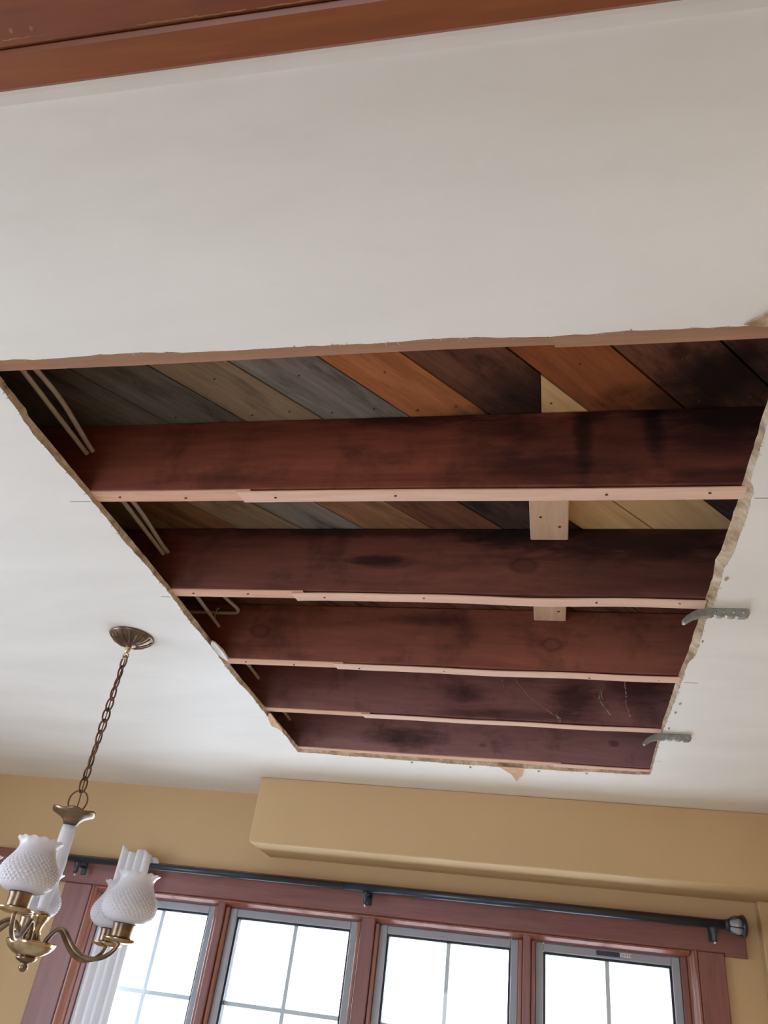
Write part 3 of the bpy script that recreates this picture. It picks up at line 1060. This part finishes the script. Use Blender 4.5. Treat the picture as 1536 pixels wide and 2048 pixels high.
# sashes
for i, (g0, g1) in enumerate(wins):
    z0, z1 = 0.86, 1.9285
    t = empty('window_%d' % (i + 1), ((g0 + g1) / 2, 3.60, z0 - fw))
    tag(t, ['casement window half behind the white curtain', 'casement window left of the middle post', 'casement window right of the middle post',
            'rightmost casement window with a small sticker'][i], kind='structure')
    ya, yb = 3.582, 3.640
    MB().box(g0 - fw, g0, ya, yb, z0 - fw, z1 + fw, 0.003).build('stile', M['frame'], t)
    MB().box(g1, g1 + fw, ya, yb, z0 - fw, z1 + fw, 0.003).build('stile', M['frame'], t)
    MB().box(g0 + .0005, g1 - .0005, ya + .001, yb, z1, z1 + fw - .0005, 0.003).build('rail', M['frame'], t)
    MB().box(g0 + .0005, g1 - .0005, ya + .001, yb, z0 - fw, z0, 0.003).build('rail', M['frame'], t)
    gk = MB()
    q = 0.0085
    gk.box(g0, g0 + q, 3.594, 3.630, z0, z1).box(g1 - q, g1, 3.594, 3.630, z0, z1).box(g0 + q, g1 - q, 3.594, 3.630, z1 - q, z1).box(g0 + q, g1 - q, 3.594, 3.630, z0, z0 + q)
    gk.build('gasket', M['gasket'], t)
    MB().box(g0 + 0.002, g1 - 0.002, 3.606, 3.610, z0 + .002, z1 - .002).build('pane', M['glass'], t)
    MB().box(g0 + 0.002, g1 - 0.002, 3.622, 3.626, z0 + .002, z1 - .002).build('pane', M['glass'], t)
    mx = muls[i]
    mu = MB().box(mx - 0.0085, mx + 0.0085, 3.612, 3.620, z0 + .004, z1 - .004, 0.002).build('muntin', M['grille'], t)
    for zz in (1.612, 1.30, 0.99):
        MB().box(g0 + .006, g1 - .006, 3.613, 3.619, zz - 0.0085, zz + 0.0085, 0.002).build('muntin', M['grille'], t)
    if i == 3:
        MB().box(0.166, 0.254, 3.5785, 3.5828, 1.9365, 1.9530, 0.001).build('latch_plate', M['rod'], t)
        st = MB().box(0.256, 0.296, 3.5800, 3.5826, 1.9385, 1.9525).build('sticker', M['sticker'], t)
        ik = MB()
        ik.box(0.258, 0.2745, 3.5796, 3.5801, 1.9475, 1.9490).box(0.258, 0.2745, 3.5796, 3.5801, 1.9435, 1.9447).box(0.258, 0.270, 3.5796, 3.5801, 1.9402, 1.9414)
        ik.box(0.2775, 0.2800, 3.5796, 3.5801, 1.9405, 1.9500).box(0.2775, 0.2845, 3.5796, 3.5801, 1.9480, 1.9500).box(0.2865, 0.2885, 3.5796, 3.5801, 1.9405, 1.9500).box(0.2865, 0.2945, 3.5796, 3.5801, 1.9480, 1.9500).box(0.2925, 0.2945, 3.5796, 3.5801, 1.9405, 1.9500)
        ik.build('print', M['ink'], st)

# ------------------------------------------------------------------ curtain rod
RY, RZ = 3.470, 2.074
rod = empty('curtain_rod', (-0.76, RY, RZ))
tag(rod, 'long black curtain rod in front of the head casing', 'curtain rod')
MB().tube([(-2.20, RY, RZ), (-0.80, RY, RZ)], 0.0135, 16).build('pole', M['rod'], rod)
MB().tube([(-0.85, RY, RZ), (0.635, RY, RZ)], 0.0165, 16).build('pole', M['rod'], rod)
for bx in (-2.095, -0.757, 0.594):
    b = MB().box(bx - 0.012, bx + 0.012, YC - 0.008, YC - 0.0035, RZ - 0.055, RZ + 0.02, 0.002)
    b.box(bx - 0.007, bx + 0.007, RY - 0.006, YC - 0.008, RZ - 0.030, RZ - 0.019, 0.002)
    b.lathe([(0.009, -0.058), (0.0095, -0.050), (0.0095, -0.032), (0.014, -0.026), (0.0185, -0.012)], (bx, RY, RZ), 16)
    b = b.build('bracket', M['rod'], rod)
    MB().lathe([(0.003, -0.070), (0.0055, -0.067), (0.0055, -0.058)], (bx, RY, RZ), 12).build('screw', M['steel'], b)


def xlathe(prof, x, seg=20):
    """lathe about the rod's axis"""
    mb = MB().lathe([(r, z) for r, z in prof], (0, 0, 0), seg)
    mb.v = [(x + p[2], RY + p[0], RZ + p[1]) for p in mb.v]
    return mb


for (x, s, ) in ((0.635, 1), (-2.20, -1)):
    f = xlathe([(0.0165, 0), (0.020, 0.004 * s), (0.020, 0.012 * s), (0.017, 0.016 * s)], x).build('finial', M['rod'], rod)
    xlathe([(0.017, 0.016 * s), (0.027, 0.026 * s), (0.0325, 0.042 * s), (0.031, 0.058 * s)], x, 10).build('frosted_bulb', M['crystal'], f)
    xlathe([(0.031, 0.058 * s), (0.040, 0.060 * s), (0.040, 0.068 * s), (0.030, 0.076 * s), (0.010, 0.080 * s)], x, 20).build('end_cap', M['rod'], f)
    for k in range(6):
        a = k * PI / 3 + 0.3
        P = [(x + dx * s, RY + r * math.cos(a), RZ + r * math.sin(a)) for dx, r in ((0.014, 0.019), (0.026, 0.0285), (0.042, 0.0340), (0.060, 0.0345))]
        MB().tube(P, 0.0026, 6).build('rib', M['rod'], f)

# ------------------------------------------------------------------ white curtain bunched on the rod
cx0, cx1, ct = -1.893, -1.744, 2.134
n = 96
rows = [(ct, 0.0), (ct - 0.012, 0.2), (2.10, 0.75), (2.06, 1.0), (1.9, 1.0), (1.5, 1.05), (1.0, 1.1), (0.5, 1.15), (0.06, 1.2)]
vs_, fs_ = [], []
for j, (z, _) in enumerate(rows):
    for q in range(n + 1):
        u = q / n
        x = cx0 + (cx1 - cx0) * u
        amp = 0.030 if z > 1.9 else 0.024
        yy = RY - 0.024 + amp * -abs(math.sin(u * 4 * PI)) + 0.014
        zz = z + (0.010 * math.sin(u * 9 + 1) if j == 0 else 0) - (0.012 * u if j < 2 else 0)
        if z < 2.0:
            yy += 0.004 * math.sin(u * 13 + z * 2)
        vs_.append((x, yy, zz))
for j in range(len(rows) - 1):
    for q in range(n):
        a = j * (n + 1) + q
        fs_.append((a, a + 1, a + n + 2, a + n + 1))
cu = MB().add(vs_, fs_, True)
cur = cu.build('curtain', M['curtain'], centre=True)
tag(cur, 'white pleated curtain bunched at the left end of the rod', 'curtain')
sm = cur.modifiers.new('thickness', 'SOLIDIFY')
sm.thickness = 0.002
# back half of the rod pocket and the flap folded over the top
vs_, fs_ = [], []
prof = [(RY - 0.014, ct - 0.014), (RY + 0.004, ct - 0.014), (RY + 0.020, ct - 0.022), (RY + 0.027, ct - 0.036)]
for j, (y, z) in enumerate(prof):
    for q in range(n + 1):
        u = q / n
        vs_.append((cx0 + 0.012 + (cx1 - cx0 + 0.012) * u, y + 0.004 * math.sin(u * 16 * PI), z - 0.012 * u))
for j in range(len(prof) - 1):
    for q in range(n):
        a = j * (n + 1) + q
        fs_.append((a, a + n + 1, a + n + 2, a + 1))
MB().add(vs_, fs_, True).build('back_flap', M['curtain'], cur)

# ------------------------------------------------------------------ chandelier
CX, CY = -1.190, 1.880
ch = empty('chandelier', (CX, CY, 1.60))
tag(ch, 'brass chandelier with white hobnail glass shades hanging on a chain', 'chandelier')
C = (CX, CY, 0)
MB().lathe([(0.063, ZC - .0006), (0.065, ZC - 0.004), (0.062, ZC - 0.007), (0.058, ZC - 0.010), (0.050, ZC - 0.018), (0.034, ZC - 0.026), (0.016, ZC - 0.031), (0.012, ZC - 0.034)], C, 48).build('canopy', M['brass_old'], ch)
rb = MB()
for k in range(16):                      # fluted ribs on the canopy
    a = 2 * PI * k / 16
    P = [(CX + r * math.cos(a), CY + r * math.sin(a), ZC - h) for r, h in ((0.0605, 0.0085), (0.050, 0.0185), (0.036, 0.0258), (0.020, 0.0305))]
    rb.tube(P, 0.0016, 5)
rb.build('canopy_flutes', M['brass_old'], ch)
MB().lathe([(0.008, ZC - 0.030), (0.009, ZC - 0.040), (0.0065, ZC - 0.048), (0.005, ZC - 0.055)], C, 16).build('collar', M['brass'], ch)
LP = []
n = 14
for q in range(n):
    a = PI * q / n - PI / 2
    LP.append((CX + 0.0085 * math.cos(2 * a), CY, ZC - 0.063 + 0.0085 * math.sin(2 * a)))
MB().tube(LP, 0.002, 6, closed=True).build('loop', M['brass'], ch)
# chain
zt, zb = ZC - 0.066, 2.000
nlk = 12
pitch = (zt - zb) / nlk
for k in range(nlk):
    zc_ = zt - (k + 0.5) * pitch
    hl = pitch / 2 + 0.0042
    wd = 0.0098
    ang = (k % 2) * PI / 2 - 0.23 + 0.3 * math.sin(k * 2.2)
    P = []
    for q in range(18):
        a = 2 * PI * q / 18
        u = wd * math.cos(a) * (1 - 0.12 * math.sin(a) ** 2)
        P.append((CX + u * math.cos(ang), CY + u * math.sin(ang), zc_ + hl * math.sin(a)))
    MB().tube(P, 0.0025, 8, closed=True).build('chain_link', M['chain'], ch)
MB().tube(catmull([(CX + 0.003 * math.sin(k * 1.9), CY + 0.003 * math.cos(k * 2.3), ZC - 0.06 - k * 0.052) for k in range(10)] + [(CX, CY, 1.945)], 4), 0.0016, 6).build('cord', M['cord'], ch)
ra = 0.25
MB().tube([(CX + 0.0235 * math.cos(2 * PI * q / 32) * math.cos(ra), CY + 0.0235 * math.cos(2 * PI * q / 32) * math.sin(ra), 1.9745 + 0.0265 * math.sin(2 * PI * q / 32)) for q in range(32)], 0.0021, 8, closed=True).build('ring', M['cord'], ch)
# flared cap, porcelain column, spool, bowl, finial
MB().lathe([(0.004, 1.950), (0.012, 1.947), (0.024, 1.944), (0.040, 1.944), (0.049, 1.947), (0.0535, 1.951), (0.0550, 1.9495), (0.0510, 1.943), (0.042, 1.938), (0.030, 1.933), (0.021, 1.925), (0.017, 1.916)], C, 48,
           fn=lambda a, r, z, j: (r * (1 + 0.02 * math.cos(6 * a) * (r > 0.045)), z + 0.0022 * math.cos(6 * a) * (r > 0.045))).build('flared_cap', M['brass_old'], ch)


def hob(a, r, z, amp, na, nz):
    return r + amp * abs(math.cos(na * a + nz * z) * math.cos(na * a - nz * z))


prof = [(0.0170, 1.914), (0.0178, 1.90), (0.0185, 1.87)] + [(0.0185 + 0.0010 * math.sin(k * 0.1) - 0.0065 * max(0, (k - 20) / 40), 1.866 - k * 0.0024) for k in range(60)]
MB().lathe(prof, C, 60, fn=lambda a, r, z, j: (hob(a, r, z, 0.0014 if j > 14 else 0, 7, 320), z)).build('porcelain_column', M['milk'], ch)
MB().lathe([(0.0125, 1.7200), (0.021, 1.7160), (0.0235, 1.7110), (0.022, 1.7050), (0.016, 1.6950), (0.0125, 1.6840), (0.012, 1.6750), (0.0155, 1.6640), (0.022, 1.6550), (0.024, 1.6490)], C, 36).build('spool', M['brass'], ch)
MB().lathe([(0.010, 1.6540), (0.030, 1.6520), (0.048, 1.6540), (0.0555, 1.6570), (0.057, 1.6540), (0.054, 1.6470), (0.047, 1.6390), (0.036, 1.6310), (0.024, 1.6260), (0.018, 1.6240)], C, 48).build('bowl', M['brass'], ch)
MB().lathe([(0.020, 1.6265), (0.024, 1.6230), (0.020, 1.6180), (0.012, 1.6140), (0.008, 1.6110), (0.0105, 1.6060), (0.0105, 1.6010), (0.006, 1.5960), (0.002, 1.5940)], C, 40,
           fn=lambda a, r, z, j: (hob(a, r, z, 0.0016 if j < 4 else 0, 7, 400), z)).build('finial', M['brass_old'], ch)
# arms
shade_prof_o = [(0.0215, 0.0), (0.031, 0.0010), (0.0430, 0.0045), (0.0515, 0.010), (0.0585, 0.0185), (0.0620, 0.028), (0.0625, 0.0365), (0.0600, 0.046), (0.0555, 0.055), (0.0505, 0.0635), (0.0460, 0.0715), (0.0425, 0.0790), (0.0408, 0.0850), (0.0410, 0.0905), (0.0428, 0.0950), (0.0460, 0.0990), (0.0500, 0.1020)]


def dense(prof, n):
    P = catmull([(r, z, 0) for r, z in prof], n)
    return [(p.x, p.y) for p in P]


SO = dense([(r, z * 1.05) for r, z in shade_prof_o], 8)


def shade_fn(a, r, z, j):
    inner = j >= len(SO)
    if not inner and 0.008 < z < 0.078:
        e = min(1, (z - 0.008) / 0.010, (0.078 - z) / 0.022)
        # hobnail diamonds
        r = r + 0.0034 * e * (abs(math.cos(17 * a + z * 290) * math.cos(17 * a - z * 290)) - 0.35)
    if z > 0.092:
        e = (z - 0.092) / 0.015
        r += 0.0010 * e * math.cos(14 * a)
        z += 0.0016 * e * math.cos(14 * a + 0.8)
    return r, z


shade_me = None
arm_me = {}
R_ARM = 0.216
angs = [0, 68, 128, 180, 222, -72]
lift = [-0.006, -0.006, -0.004, 0.002, 0.008, 0.013]


def put(name, mb, mat, parent, key, a):
    """arm pieces are modelled pointing along +x from the centre line and share mesh data"""
    if key not in arm_me:
        me = bpy.data.meshes.new(name)
        me.from_pydata(mb.v, [], mb.f)
        me.polygons.foreach_set('use_smooth', mb.s)
        me.materials.append(mat)
        arm_me[key] = me
    o = bpy.data.objects.new(name, arm_me[key])
    COL.objects.link(o)
    o.parent = parent
    return o


for k, deg in enumerate(angs):
    L = lift[k]
    P = catmull([(0.030, 0, 0.050), (0.038, 0, 0.070), (0.053, 0, 0.087), (0.071, 0, 0.089), (0.089, 0, 0.074), (0.113, 0, 0.055), (0.138, 0, 0.044), (0.163, 0, 0.042), (0.188, 0, 0.049), (0.206, 0, 0.062), (R_ARM - .001, 0, 0.078), (R_ARM, 0, 0.086)], 6)
    arm = put('arm', MB().tube(P, 0.0052, 12), M['brass_old'], ch, 'arm', deg)
    arm.rotation_euler = (0, -L / R_ARM, math.radians(deg))
    put('drip_pan', MB().lathe([(0.006, 0.082), (0.020, 0.083), (0.033, 0.0865), (0.0375, 0.090), (0.0385, 0.0888), (0.036, 0.0855), (0.024, 0.0815), (0.010, 0.0795)][::-1], (R_ARM, 0, 0), 36), M['brass'], arm, 'pan', deg)
    put('candle_cup', MB().lathe([(0.017, 0.086), (0.0225, 0.088), (0.0240, 0.094), (0.0240, 0.112), (0.0255, 0.118), (0.0262, 0.1215), (0.0235, 0.1215)], (R_ARM, 0, 0), 32), M['brass_old'], arm, 'cup', deg)
    inner = [(r - 0.0040, z) for r, z in reversed(SO[::4])]
    put('glass_shade', MB().lathe(SO + inner, (R_ARM, 0, 0.1210), 190, fn=shade_fn, caps=False), M['milk'], arm, 'shade', deg)
